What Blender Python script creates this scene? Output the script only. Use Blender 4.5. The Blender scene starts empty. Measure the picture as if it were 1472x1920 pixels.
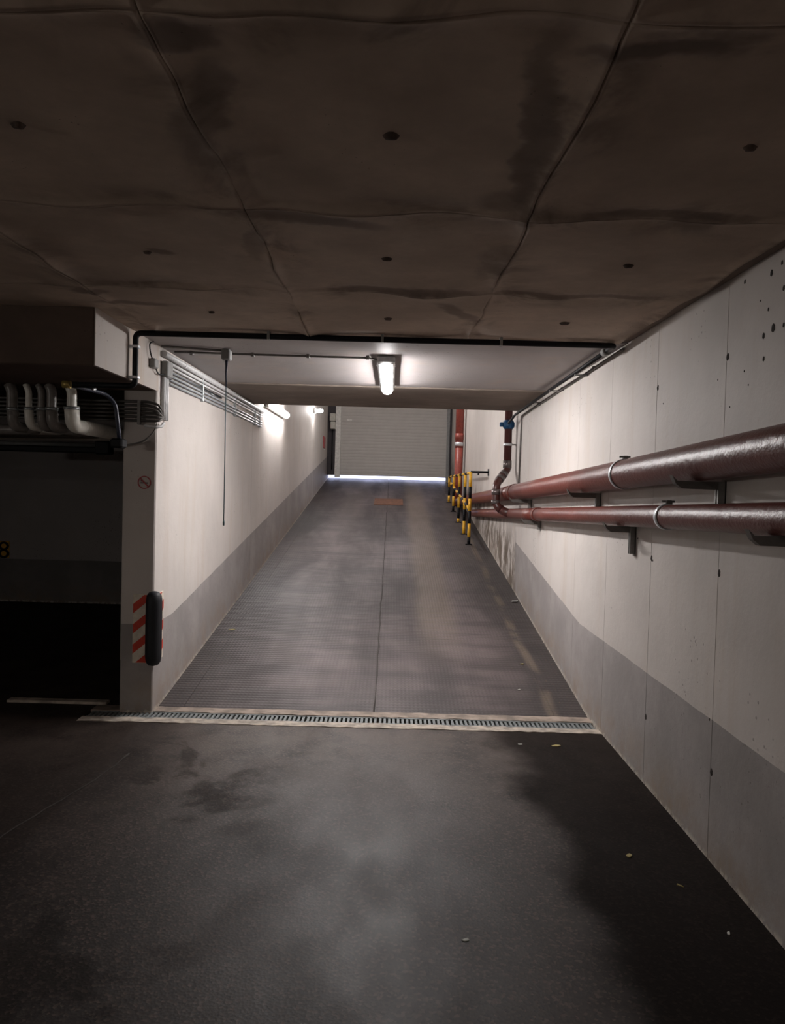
import bpy, math, random
from mathutils import Vector, Matrix, noise
random.seed(7)
C = bpy.context.scene.collection
scene = bpy.context.scene

# ------------------------------------------------------------------ camera
cd = bpy.data.cameras.new('camera'); cam = bpy.data.objects.new('camera', cd); C.objects.link(cam)
cd.sensor_fit = 'HORIZONTAL'; cd.sensor_width = 36.0; cd.lens = 36.0 * 1453.0 / 1472.0
cd.clip_start = 0.05; cd.clip_end = 200
_r = Vector((0.9996523, -0.00054434, 0.02636334)); _u = Vector((-0.02633297, 0.0316113, 0.99915329)); _f = Vector((0.00137726, 0.99950009, -0.03158597))
cam.matrix_world = Matrix(((_r.x, _u.x, -_f.x, 0), (_r.y, _u.y, -_f.y, 0), (_r.z, _u.z, -_f.z, 1.55), (0, 0, 0, 1)))
scene.camera = cam

# ------------------------------------------------------------------ daylight outside, exposure
w = bpy.data.worlds.new('world'); scene.world = w; w.use_nodes = True
bgn = w.node_tree.nodes['Background']
bgn.inputs[0].default_value = (0.62, 0.68, 1.0, 1); bgn.inputs[1].default_value = .7
scene.view_settings.view_transform = 'Standard'; scene.view_settings.look = 'None'
scene.view_settings.gamma = 1; scene.view_settings.use_curve_mapping = False
scene.view_settings.exposure = 2.3
LAMP = 34.0          # radiance of the tube lamps on the ramp
LAMP_FILL = 19.0      # dimmer out-of-view tube lamps added to brighten the hall

# ------------------------------------------------------------------ main dimensions (metres)
XR, XL = 1.39, -1.57          # inner faces of the right and left walls
ZC = 2.448                    # low ceiling
YP = 5.15                     # front of the left wall's end (pier)
YRAMP, SL = 5.28, 0.1279      # foot and slope of the ramp
YE = 8.65                     # end of the low ceiling
YD = 18.6                     # shutter door
ZU = 4.9                      # upper ceiling
def zr(y): return max(0.0, (y - YRAMP) * SL) - (0.0 if y > YRAMP else 0.0)

# ------------------------------------------------------------------ materials
def nt(name):
    m = bpy.data.materials.new(name); m.use_nodes = True
    n = m.node_tree; n.nodes.clear()
    out = n.nodes.new('ShaderNodeOutputMaterial'); b = n.nodes.new('ShaderNodeBsdfPrincipled')
    n.links.new(b.outputs[0], out.inputs[0]); return m, n, b
def N(n, t, **k):
    x = n.nodes.new(t)
    for a, v in k.items(): setattr(x, a, v)
    return x
def val(n, sock, v):
    if hasattr(v, 'links') or isinstance(v, bpy.types.NodeSocket): n.links.new(v, sock)
    else: sock.default_value = v
def mth(n, op, a, b=None, c=None, clamp=False):
    x = N(n, 'ShaderNodeMath', operation=op, use_clamp=clamp)
    val(n, x.inputs[0], a)
    if b is not None: val(n, x.inputs[1], b)
    if c is not None: val(n, x.inputs[2], c)
    return x.outputs[0]
def mix(n, fac, a, b, mode='MIX'):
    x = N(n, 'ShaderNodeMix', data_type='RGBA', blend_type=mode)
    val(n, x.inputs[0], fac); val(n, x.inputs[6], a); val(n, x.inputs[7], b); return x.outputs[2]
def col(c): return (c[0], c[1], c[2], 1)
def pos(n): return N(n, 'ShaderNodeNewGeometry').outputs['Position']
def sep(n, p):
    s = N(n, 'ShaderNodeSeparateXYZ'); n.links.new(p, s.inputs[0]); return s.outputs
def mapd(n, p, scale, loc=(0, 0, 0)):
    m = N(n, 'ShaderNodeMapping'); n.links.new(p, m.inputs[0]); m.inputs['Scale'].default_value = scale; m.inputs['Location'].default_value = loc
    return m.outputs[0]
def noi(n, p, scale, detail=4, rough=0.55, dist=0.0):
    x = N(n, 'ShaderNodeTexNoise'); n.links.new(p, x.inputs['Vector'])
    x.inputs['Scale'].default_value = scale; x.inputs['Detail'].default_value = detail
    x.inputs['Roughness'].default_value = rough; x.inputs['Distortion'].default_value = dist
    return x.outputs['Fac']
def rng(n, v, a, b, c=0.0, d=1.0):
    x = N(n, 'ShaderNodeMapRange', interpolation_type='SMOOTHSTEP'); val(n, x.inputs[0], v)
    x.inputs[1].default_value = a; x.inputs[2].default_value = b; x.inputs[3].default_value = c; x.inputs[4].default_value = d
    return x.outputs[0]
def bump(n, b, h, strength=0.3, dist=0.01):
    x = N(n, 'ShaderNodeBump'); n.links.new(h, x.inputs['Height'])
    x.inputs['Strength'].default_value = strength; x.inputs['Distance'].default_value = dist
    n.links.new(x.outputs[0], b.inputs['Normal'])
def plain(name, c, rough=0.5, metal=0.0, spec=0.5, grain=0.12, gscale=25, bmp=0.05):
    m, n, b = nt(name); p = N(n, 'ShaderNodeTexCoord').outputs['Object']
    f = noi(n, p, gscale, 5)
    cc = mix(n, rng(n, f, .3, .7), col([x * (1 - grain) for x in c]), col([min(1, x * (1 + grain)) for x in c]))
    n.links.new(cc, b.inputs['Base Color']); b.inputs['Roughness'].default_value = rough; b.inputs['Metallic'].default_value = metal
    b.inputs['Specular IOR Level'].default_value = spec
    if bmp: bump(n, b, f, bmp, .004)
    return m
def emis(name, c, s):
    m = bpy.data.materials.new(name); m.use_nodes = True; n = m.node_tree; n.nodes.clear()
    o = n.nodes.new('ShaderNodeOutputMaterial'); e = n.nodes.new('ShaderNodeEmission')
    e.inputs[0].default_value = col(c); e.inputs[1].default_value = s; n.links.new(e.outputs[0], o.inputs[0]); return m

def painted_wall(name, c=(.60, .555, .52), band=(.325, .298, .288), axis='y', dirt=True, with_band=True, flat=False, stain=.35):
    """off-white painted concrete, grey painted dado 0.6 m high that follows the ramp, pores and run marks"""
    m, n, b = nt(name); p = pos(n); s = sep(n, p)
    big = noi(n, p, 1.1, 4, .6)
    streak = noi(n, mapd(n, p, (3.2, 3.2, .35)), 1.6, 5, .6)
    cc = mix(n, rng(n, big, .3, .72), col([x * .86 for x in c]), col(c))
    cc = mix(n, mth(n, 'MULTIPLY', rng(n, streak, .5, .78 if stain < .5 else .66), stain), cc, col((.46, .36, .27)))
    if with_band:
        r = mth(n, 'MAXIMUM', mth(n, 'MULTIPLY', mth(n, 'SUBTRACT', s[1], 5.6), SL), 0.0)
        rel = mth(n, 'ADD', s[2], .06) if flat else mth(n, 'SUBTRACT', s[2], r)
        wob = mth(n, 'MULTIPLY', mth(n, 'SUBTRACT', noi(n, p, 3.0, 2), .5), .012)
        inb = mth(n, 'LESS_THAN', mth(n, 'ADD', rel, wob), .595)
        inb = mth(n, 'MULTIPLY', inb, mth(n, 'SUBTRACT', 1.0, mth(n, 'MULTIPLY', mth(n, 'GREATER_THAN', s[0], 0.0), mth(n, 'GREATER_THAN', s[1], 8.62))))
        bandc = mix(n, rng(n, noi(n, p, 2.3, 5, .65), .35, .75), col([x * .84 for x in band]), col([x * 1.1 for x in band]))
        cc = mix(n, inb, cc, bandc)
        base = mth(n, 'SUBTRACT', s[2], mth(n, 'MAXIMUM', mth(n, 'MULTIPLY', mth(n, 'SUBTRACT', s[1], YRAMP), SL), 0.0))
        if flat: base = mth(n, 'ADD', s[2], .0)
        low = mth(n, 'MULTIPLY', rng(n, base, .0, .34, 1.0, 0.0), rng(n, noi(n, p, 5.5, 5, .7), .32, .72))
        cc = mix(n, mth(n, 'MULTIPLY', low, .75), cc, col((.27, .20, .145)))
        rim = mth(n, 'MULTIPLY', rng(n, base, .0, .035, 1.0, 0.0), rng(n, noi(n, p, 28, 3), .42, .55))
        cc = mix(n, mth(n, 'MULTIPLY', rim, .75), cc, col((.62, .56, .48)))
    if dirt:      # damp soiled stretch of wall at the upper part of the ramp
        far = mth(n, 'MULTIPLY', rng(n, s[1], 8.45, 8.7), rng(n, mth(n, 'SUBTRACT', s[2], mth(n, 'MULTIPLY', mth(n, 'SUBTRACT', s[1], YRAMP), SL)), .85, .30))
        ds = noi(n, mapd(n, p, (3.2, 3.2, 1.5)), 1.9, 6, .7)
        cc = mix(n, mth(n, 'MULTIPLY', far, mth(n, 'MULTIPLY', rng(n, ds, .40, .58), mth(n, 'GREATER_THAN', s[0], 0.0))), cc, col((.13, .10, .075)))
    vor = N(n, 'ShaderNodeTexVoronoi'); n.links.new(p, vor.inputs['Vector']); vor.inputs['Scale'].default_value = 26
    dens = rng(n, noi(n, p, 1.7, 3), .5, .68, .03, .17)
    pore = mth(n, 'LESS_THAN', vor.outputs['Distance'], mth(n, 'MULTIPLY', dens, mth(n, 'LESS_THAN', N(n, 'ShaderNodeSeparateColor').outputs[0], 2.0)))
    cc = mix(n, mth(n, 'MULTIPLY', pore, .55), cc, col((.13, .11, .095)))
    n.links.new(cc, b.inputs['Base Color']); b.inputs['Roughness'].default_value = .62
    b.inputs['Specular IOR Level'].default_value = .35
    h = mth(n, 'SUBTRACT', mth(n, 'ADD', noi(n, p, 9, 6, .6), mth(n, 'MULTIPLY', big, .8)), mth(n, 'MULTIPLY', pore, .7))
    bump(n, b, h, .25, .012)
    return m

def raw_ceiling(name, c=(.55, .445, .36), grid=True):
    m, n, b = nt(name); p = pos(n); s = sep(n, p)
    f1 = noi(n, p, 2.1, 6, .62); f2 = noi(n, p, 14, 6, .65)
    cc = mix(n, rng(n, f1, .3, .72), col([x * .78 for x in c]), col([x * 1.15 for x in c]))
    cc = mix(n, mth(n, 'MULTIPLY', rng(n, f2, .35, .7), .3), cc, col([x * .8 for x in c]))
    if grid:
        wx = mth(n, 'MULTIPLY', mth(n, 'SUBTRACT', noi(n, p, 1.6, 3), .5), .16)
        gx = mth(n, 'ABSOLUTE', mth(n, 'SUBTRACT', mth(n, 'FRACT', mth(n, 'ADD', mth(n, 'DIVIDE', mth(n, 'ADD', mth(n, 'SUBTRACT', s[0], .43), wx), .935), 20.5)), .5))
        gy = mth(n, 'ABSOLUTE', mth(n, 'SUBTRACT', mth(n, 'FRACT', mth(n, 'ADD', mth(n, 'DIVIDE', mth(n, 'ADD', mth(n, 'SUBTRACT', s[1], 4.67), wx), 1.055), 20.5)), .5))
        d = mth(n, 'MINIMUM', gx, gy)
        smudge_shade = mth(n, 'MULTIPLY', rng(n, d, 0.0, .22, 1.0, 0.0), rng(n, noi(n, p, 2.0, 5, .62, .9), .47, .66))
        cc = mix(n, mth(n, 'MULTIPLY', smudge_shade, .6), cc, col((.11, .08, .065)))  # smudges along the joints, deepened to paint in the shading there
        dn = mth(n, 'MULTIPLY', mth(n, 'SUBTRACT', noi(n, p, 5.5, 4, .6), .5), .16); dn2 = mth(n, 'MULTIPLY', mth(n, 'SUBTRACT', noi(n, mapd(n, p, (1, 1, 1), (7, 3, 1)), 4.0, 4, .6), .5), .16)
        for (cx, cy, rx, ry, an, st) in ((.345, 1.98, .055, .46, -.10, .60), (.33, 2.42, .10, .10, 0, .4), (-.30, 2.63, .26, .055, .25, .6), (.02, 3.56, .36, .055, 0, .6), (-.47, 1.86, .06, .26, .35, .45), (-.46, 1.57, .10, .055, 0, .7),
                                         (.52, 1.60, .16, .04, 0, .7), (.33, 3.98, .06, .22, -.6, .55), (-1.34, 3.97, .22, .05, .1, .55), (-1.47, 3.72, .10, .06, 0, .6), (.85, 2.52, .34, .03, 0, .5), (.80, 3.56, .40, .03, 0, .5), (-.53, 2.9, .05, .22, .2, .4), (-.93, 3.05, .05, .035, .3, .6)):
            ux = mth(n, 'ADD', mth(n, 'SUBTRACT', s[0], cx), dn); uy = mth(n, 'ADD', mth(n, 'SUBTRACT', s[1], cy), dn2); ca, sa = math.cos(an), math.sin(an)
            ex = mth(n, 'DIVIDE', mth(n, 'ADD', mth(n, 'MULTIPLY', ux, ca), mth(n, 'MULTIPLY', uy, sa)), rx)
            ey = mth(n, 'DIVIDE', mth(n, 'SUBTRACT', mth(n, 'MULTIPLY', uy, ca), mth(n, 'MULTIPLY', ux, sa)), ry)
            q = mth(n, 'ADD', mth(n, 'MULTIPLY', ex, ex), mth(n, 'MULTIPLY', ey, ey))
            cc = mix(n, mth(n, 'MULTIPLY', rng(n, q, .3, 1.5, 1.0, 0.0), st), cc, col((.13, .095, .08)))  # dark stain patches that also carry painted shading around the joints
    vor = N(n, 'ShaderNodeTexVoronoi'); n.links.new(p, vor.inputs['Vector']); vor.inputs['Scale'].default_value = 34
    pore = mth(n, 'LESS_THAN', vor.outputs['Distance'], rng(n, noi(n, p, 2.1, 2), .5, .8, .0, .16))
    cc = mix(n, mth(n, 'MULTIPLY', pore, .5), cc, col((.06, .04, .03)))
    n.links.new(cc, b.inputs['Base Color']); b.inputs['Roughness'].default_value = .8; b.inputs['Specular IOR Level'].default_value = .2
    bump(n, b, mth(n, 'ADD', f1, mth(n, 'MULTIPLY', f2, .25)), .35, .012)
    return m

def asphalt(name, c=(.032, .0215, .0175), rough=.53):
    m, n, b = nt(name); p = pos(n); s = sep(n, p)
    f1 = noi(n, p, .75, 5, .6, .5); f2 = noi(n, mapd(n, p, (1, .55, 1)), 2.6, 5, .65); f3 = noi(n, p, 120, 3, .7)
    vor = N(n, 'ShaderNodeTexVoronoi'); n.links.new(p, vor.inputs['Vector']); vor.inputs['Scale'].default_value = 95
    cc = mix(n, rng(n, f1, .36, .66), col([x * .62 for x in c]), col([x * 1.25 for x in c]))
    cc = mix(n, mth(n, 'MULTIPLY', rng(n, f2, .45, .7), .4), cc, col([x * 1.7 for x in c]))
    chip = rng(n, N(n, 'ShaderNodeSeparateColor').outputs[0], 0, 1)
    vc = N(n, 'ShaderNodeSeparateColor'); n.links.new(vor.outputs['Color'], vc.inputs[0])
    cc = mix(n, mth(n, 'MULTIPLY', rng(n, vc.outputs[0], .55, 1.0), .75), cc, col([x * 3.2 for x in c]))
    cc = mix(n, mth(n, 'MULTIPLY', rng(n, vc.outputs[1], .5, 1.0), .8), cc, col([x * .35 for x in c]))
    near_drain = mth(n, 'MULTIPLY', rng(n, mth(n, 'ADD', s[1], mth(n, 'MULTIPLY', noi(n, p, 1.4, 4), .8)), 3.4, 5.2), rng(n, noi(n, p, 3.3, 5, .65), .3, .6))  # paler brown tone, growing towards the drain
    cc = mix(n, mth(n, 'MULTIPLY', near_drain, .6), cc, col((.105, .078, .063)))
    # oily, dark margins along the right wall and on the left of the lane
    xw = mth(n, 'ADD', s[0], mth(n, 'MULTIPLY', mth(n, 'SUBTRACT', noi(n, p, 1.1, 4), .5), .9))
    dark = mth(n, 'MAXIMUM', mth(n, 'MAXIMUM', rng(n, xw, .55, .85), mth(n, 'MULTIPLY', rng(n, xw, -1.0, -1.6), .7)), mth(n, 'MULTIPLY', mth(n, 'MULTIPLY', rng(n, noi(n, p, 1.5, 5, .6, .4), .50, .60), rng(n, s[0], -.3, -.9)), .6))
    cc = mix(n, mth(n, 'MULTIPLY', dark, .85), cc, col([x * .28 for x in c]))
    n.links.new(cc, b.inputs['Base Color'])
    n.links.new(mth(n, 'ADD', rng(n, f2, .3, .7, rough + .08, rough - .04), mth(n, 'MULTIPLY', dark, .22)), b.inputs['Roughness'])
    n.links.new(mth(n, 'SUBTRACT', .36, mth(n, 'MULTIPLY', dark, .28)), b.inputs['Specular IOR Level'])
    bump(n, b, mth(n, 'ADD', vor.outputs['Distance'], f3), .22, .002)
    return m

def ramp_mat(name, c=(.074, .057, .056)):
    m, n, b = nt(name); p = pos(n); s = sep(n, p)
    f1 = noi(n, mapd(n, p, (1.6, .35, 1)), 1.3, 5, .6, .3); f2 = noi(n, mapd(n, p, (.5, 2.4, 1)), 1.7, 5, .6)
    cc = mix(n, rng(n, f1, .32, .7), col([x * .5 for x in c]), col([x * 1.5 for x in c]))
    cc = mix(n, mth(n, 'MULTIPLY', rng(n, f2, .42, .62), .75), cc, col([x * .4 for x in c]))
    # rust-brown worn wheel tracks
    xw = mth(n, 'ADD', s[0], mth(n, 'MULTIPLY', mth(n, 'SUBTRACT', noi(n, p, .8, 2), .5), .12))
    t1 = mth(n, 'MULTIPLY', rng(n, mth(n, 'ABSOLUTE', mth(n, 'SUBTRACT', xw, .47)), .10, .26, 1.0, 0.0), rng(n, s[1], 6.0, 8.0))
    cc = mix(n, mth(n, 'MULTIPLY', t1, .55), cc, col((.175, .135, .100)))
    t2 = mth(n, 'MULTIPLY', rng(n, mth(n, 'ABSOLUTE', mth(n, 'SUBTRACT', xw, -.75)), .10, .34, 1.0, 0.0), rng(n, s[1], 10.0, 13.5))
    cc = mix(n, mth(n, 'MULTIPLY', t2, .3), cc, col((.15, .125, .11)))
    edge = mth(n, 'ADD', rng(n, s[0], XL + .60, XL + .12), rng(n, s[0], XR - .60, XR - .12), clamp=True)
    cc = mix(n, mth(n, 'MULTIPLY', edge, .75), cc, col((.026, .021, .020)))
    silt = mth(n, 'MULTIPLY', rng(n, mth(n, 'ABSOLUTE', mth(n, 'SUBTRACT', xw, 1.17)), .015, .06, 1.0, 0.0), rng(n, noi(n, p, 2.2, 4), .4, .6))
    cc = mix(n, mth(n, 'MULTIPLY', silt, .6), cc, col((.16, .12, .085)))
    grit = noi(n, p, 45, 4, .7)
    cc = mix(n, mth(n, 'MULTIPLY', mth(n, 'MULTIPLY', rng(n, grit, .6, .74), edge), .8), cc, col((.22, .14, .08)))
    # rolled anti-slip ribs across the lane
    rib = N(n, 'ShaderNodeTexWave', wave_type='BANDS', bands_direction='Y'); n.links.new(p, rib.inputs['Vector'])
    rib.inputs['Scale'].default_value = 7.0; rib.inputs['Distortion'].default_value = .35; rib.inputs['Detail Scale'].default_value = 2.0
    rib2 = N(n, 'ShaderNodeTexWave', wave_type='BANDS', bands_direction='X'); n.links.new(p, rib2.inputs['Vector'])
    rib2.inputs['Scale'].default_value = 11.0; rib2.inputs['Distortion'].default_value = .6
    ribs = mth(n, 'MULTIPLY', rib.outputs['Fac'], mth(n, 'ADD', mth(n, 'MULTIPLY', rib2.outputs['Fac'], .5), .5))
    cc = mix(n, mth(n, 'MULTIPLY', ribs, .18), cc, col([x * 1.55 for x in c]))
    n.links.new(cc, b.inputs['Base Color']); b.inputs['Specular IOR Level'].default_value = .4
    n.links.new(rng(n, f1, .3, .7, .62, .5), b.inputs['Roughness'])
    bump(n, b, mth(n, 'ADD', ribs, mth(n, 'MULTIPLY', grit, .4)), .5, .006)
    return m

def pipe_mat(name):
    m, n, b = nt(name); p = N(n, 'ShaderNodeNewGeometry').outputs['Position']
    f = noi(n, mapd(n, p, (3, .8, 3)), 2.2, 5, .65); g = noi(n, p, 60, 4, .6)
    cc = mix(n, rng(n, f, .35, .7), col((.105, .021, .014)), col((.160, .036, .024)))
    cc = mix(n, mth(n, 'MULTIPLY', rng(n, g, .58, .75), .35), cc, col((.27, .17, .14)))
    n.links.new(cc, b.inputs['Base Color']); b.inputs['Roughness'].default_value = .36
    b.inputs['Specular IOR Level'].default_value = .55
    bump(n, b, mth(n, 'ADD', g, mth(n, 'MULTIPLY', noi(n, p, 26, 3), 1.6)), .5, .004); return m

M_WALL = painted_wall('painted_concrete')
M_WALLP = painted_wall('pier_concrete', dirt=False)
M_HEAD = painted_wall('header_concrete', dirt=False, stain=.75, with_band=False, c=(.52, .47, .43))
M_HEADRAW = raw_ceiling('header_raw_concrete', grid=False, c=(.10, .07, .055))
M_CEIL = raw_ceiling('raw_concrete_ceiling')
M_CEILW = painted_wall('ramp_ceiling_paint', with_band=False, dirt=False, c=(.40, .37, .36))
M_SOFF = raw_ceiling('soffit_concrete', grid=False, c=(.24, .195, .165))
M_FLOOR = asphalt('worn_asphalt')
M_RAMP = ramp_mat('ribbed_ramp_asphalt')
M_DARKJ = plain('dark_joint', (.05, .042, .038), .9)  # dark colour of joints, panel backing and drain channel
M_KERB = plain('kerb_concrete', (.38, .325, .27), .75, grain=.35, gscale=14, bmp=.3)
M_KERBD = plain('kerb_concrete_soiled', (.27, .215, .175), .8, grain=.4, gscale=9, bmp=.3)
M_GALV = plain('galvanised_steel', (.42, .45, .46), .42, .8, grain=.2)
M_GRATE = plain('grate_steel', (.19, .205, .205), .6, .3, grain=.25)
M_STEEL = plain('bare_grey_steel', (.20, .19, .18), .5, .4)
M_BRACK = plain('bracket_steel', (.13, .12, .11), .5, .4)
M_CLAMP = plain('bright_clamp', (.70, .72, .75), .38, .55)
M_PIPE = pipe_mat('red_brown_pipe')
M_PIPERED = plain('riser_red', (.29, .060, .045), .4, grain=.15)
M_PIPEDK = plain('cast_iron_brown', (.085, .026, .022), .35)
M_COUP = plain('coupling_sleeve', (.20, .17, .165), .3, .6)
M_BLACK = plain('black_plastic', (.007, .007, .009), .55, spec=.25)
M_HOSE = plain('dark_blue_hose', (.03, .035, .06), .4)
M_CONDUIT = plain('grey_conduit', (.36, .38, .40), .42)
M_CONDW = plain('light_conduit', (.66, .66, .66), .4)
M_DKCOND = plain('dark_conduit', (.075, .068, .062), .5)  # darker grey than the conduits on the ramp wall
M_BOX = plain('box_grey_plastic', (.24, .24, .235), .5)
M_BOXL = plain('box_pale_plastic', (.52, .50, .44), .5)
M_BLUE = plain('blue_paint', (.010, .075, .19), .4)
M_YELLOW = plain('signal_yellow', (.78, .42, .03), .45, grain=.08)
M_RED = plain('signal_red', (.55, .045, .02), .5, grain=.12)
M_STRIPW = plain('stripe_cream', (.66, .60, .50), .5, grain=.12)
M_RUBBER = plain('black_rubber', (.006, .007, .011), .6)
M_INSUL = plain('pipe_jacket', (.80, .77, .70), .3, grain=.08)
M_INSULD = plain('dull_pipe_jacket', (.20, .18, .165), .35, grain=.15)  # darker grey variant of the pale jacket
M_SHUT = plain('shutter_grey', (.52, .495, .465), .6, .0, spec=.3, grain=.03, gscale=6)
M_GUIDE = plain('guide_pale', (.72, .70, .66), .5)
M_JAMB = plain('jamb_dark', (.028, .021, .024), .6)
M_HOUS = plain('lamp_housing', (.45, .45, .44), .4)
M_TUBE = emis('lamp_tube', (1.0, .965, .955), LAMP)
M_TUBEH = emis('hall_fill_tube', (1.0, .93, .86), LAMP_FILL)
M_CORD = plain('cord_green', (.08, .14, .15), .5)
M_SIGNRED = plain('sign_red', (.38, .05, .055), .5)
M_INK = plain('sign_ink', (.10, .07, .08), .6)
M_RUST = plain('rusty_cover', (.13, .055, .032), .75, grain=.3, gscale=18, bmp=.3)
M_LEAF = plain('dry_leaf', (.40, .33, .13), .7)
M_PAPER = plain('scrap_white', (.62, .62, .58), .7)
M_HOLE = plain('hole_dark', (.035, .028, .024), .95)
M_PLUG = plain('anchor_plug_stain', (.085, .058, .045), .9, grain=.4)
M_OUT = plain('outside_paving', (.55, .55, .58), .8)
M_BRASS = plain('brass', (.45, .33, .10), .4, .5)

# ------------------------------------------------------------------ mesh helpers
class MB:
    def __init__(s): s.v = []; s.f = []; s.m = []; s.sm = []
    def add(s, vs, fs, m=0, smooth=False):
        o = len(s.v); s.v += [tuple(x) for x in vs]
        for f in fs: s.f.append(tuple(o + i for i in f)); s.m.append(m); s.sm.append(smooth)
        return s
    def box(s, x0, x1, y0, y1, z0, z1, m=0, c=0.0):
        """box; c > 0 chamfers its vertical and horizontal edges"""
        if c <= 0:
            v = [(x, y, z) for z in (z0, z1) for y in (y0, y1) for x in (x0, x1)]
            return s.add(v, [(0, 2, 3, 1), (4, 5, 7, 6), (0, 1, 5, 4), (2, 6, 7, 3), (0, 4, 6, 2), (1, 3, 7, 5)], m)
        c = min(c, .45 * min(x1 - x0, y1 - y0, z1 - z0)); rings = []
        for z, i in ((z0, c), (z0 + c, 0), (z1 - c, 0), (z1, c)):
            a = (x0 + i, x1 - i, y0 + i, y1 - i)
            rings.append([(a[0] + c, a[2], z), (a[1] - c, a[2], z), (a[1], a[2] + c, z), (a[1], a[3] - c, z), (a[1] - c, a[3], z), (a[0] + c, a[3], z), (a[0], a[3] - c, z), (a[0], a[2] + c, z)])
        return s.loft(rings, m, False)
    def loft(s, rings, m=0, smooth=True, caps=True):
        k = len(rings[0]); v = [q for r in rings for q in r]; f = []
        for a in range(len(rings) - 1):
            for i in range(k):
                j = (i + 1) % k; f.append((a * k + i, a * k + j, (a + 1) * k + j, (a + 1) * k + i))
        s.add(v, f, m, smooth)
        if caps:
            o = len(s.v) - len(v)
            s.f.append(tuple(o + i for i in reversed(range(k)))); s.m.append(m); s.sm.append(False)
            s.f.append(tuple(o + (len(rings) - 1) * k + i for i in range(k))); s.m.append(m); s.sm.append(False)
        return s
    def tube(s, pts, r, n=12, m=0, caps=True):
        pts = [Vector(p) for p in pts]; rs = r if isinstance(r, (list, tuple)) else [r] * len(pts)
        T = []
        for i in range(len(pts)):
            a = pts[max(0, i - 1)]; b = pts[min(len(pts) - 1, i + 1)]; T.append((b - a).normalized())
        up = Vector((0, 0, 1)) if abs(T[0].z) < .9 else Vector((1, 0, 0))
        nrm = (up - T[0] * up.dot(T[0])).normalized(); rings = []
        for i, p in enumerate(pts):
            nrm = (nrm - T[i] * nrm.dot(T[i])).normalized(); bi = T[i].cross(nrm)
            rings.append([p + (nrm * math.cos(2 * math.pi * k / n) + bi * math.sin(2 * math.pi * k / n)) * rs[i] for k in range(n)])
        return s.loft(rings, m, True, caps)
    def prism(s, poly, axis, a, b, m=0):
        """poly: 2-D outline in the plane normal to axis, extruded from a to b"""
        def P(q, t): return {'x': (t, q[0], q[1]), 'y': (q[0], t, q[1]), 'z': (q[0], q[1], t)}[axis]
        k = len(poly); v = [P(q, a) for q in poly] + [P(q, b) for q in poly]
        f = [tuple(range(k))[::-1], tuple(range(k, 2 * k))] + [(i, (i + 1) % k, k + (i + 1) % k, k + i) for i in range(k)]
        return s.add(v, f, m)
    def build(s, name, mats, parent=None, at=None):
        if not isinstance(mats, (list, tuple)): mats = [mats]
        if at is None:
            if parent is not None: at = wpos(parent)
            else:
                xs, ys, zs = zip(*s.v); at = Vector(((min(xs) + max(xs)) / 2, (min(ys) + max(ys)) / 2, min(zs)))
        at = Vector(at); me = bpy.data.meshes.new(name)
        me.from_pydata([(Vector(q) - at)[:] for q in s.v], [], s.f)
        for mm in mats: me.materials.append(mm)
        me.polygons.foreach_set('material_index', s.m); me.polygons.foreach_set('use_smooth', s.sm)
        me.update()
        import bmesh
        bm = bmesh.new(); bm.from_mesh(me); bmesh.ops.recalc_face_normals(bm, faces=bm.faces); bm.to_mesh(me); bm.free()
        o = bpy.data.objects.new(name, me); C.objects.link(o)
        if parent is not None: o.parent = parent; o.location = at - wpos(parent)
        else: o.location = at
        return o
def wpos(o):
    v = Vector((0, 0, 0))
    while o is not None: v += o.location; o = o.parent
    return v
def fillet(pts, rad, k=5):
    pts = [Vector(p) for p in pts]; out = [pts[0]]
    for i in range(1, len(pts) - 1):
        a, p, b = pts[i - 1], pts[i], pts[i + 1]; d1 = (a - p); d2 = (b - p)
        r = min(rad, d1.length * .48, d2.length * .48); s0 = p + d1.normalized() * r; s1 = p + d2.normalized() * r
        for j in range(k + 1):
            t = j / k; out.append(s0 * (1 - t) ** 2 + p * 2 * t * (1 - t) + s1 * t ** 2)
    out.append(pts[-1]); return out
def tag(o, label=None, cat=None, group=None, kind=None):
    if label: o['label'] = label
    if cat: o['category'] = cat
    if group: o['group'] = group
    if kind: o['kind'] = kind
    return o
def empty(name, loc, label, cat, group=None):
    o = bpy.data.objects.new(name, None); C.objects.link(o); o.location = loc; o.empty_display_size = .1
    return tag(o, label, cat, group)
def struct(mb, name, mats, label=None):
    return tag(mb.build(name, mats, at=(0, 0, 0)), label, kind='structure')

# ------------------------------------------------------------------ floor
fl = MB()
fl.box(-7.0, XR + .1, -5.0, 4.935, -.30, 0.0)
fl.box(-7.0, -1.985, 4.935, 10.3, -.30, 0.0)
fl.box(-1.985, XL - .10, 5.285, 10.3, -.30, 0.0)
struct(fl, 'floor', M_FLOOR, 'dark worn asphalt garage floor in front of the ramp')
mk = MB().box(-2.62, -1.93, 5.30, 5.37, -.01, .018, c=.004)
tag(mk.build('floor_threshold', M_KERB), 'low pale concrete strip on the dark floor left of the pier', 'threshold')
# tar seam running diagonally on the left of the floor
sp = []
for i in range(22):
    t = i / 21; sp.append((-1.45 - .32 * t + .02 * math.sin(9 * t) + random.uniform(-.008, .008), 4.35 - 2.0 * t, .0015))
cr = MB().tube(sp, [.004 + .003 * random.random() for _ in sp], 5)
cr.build('crack', M_HOLE, bpy.data.objects['floor'])

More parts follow.
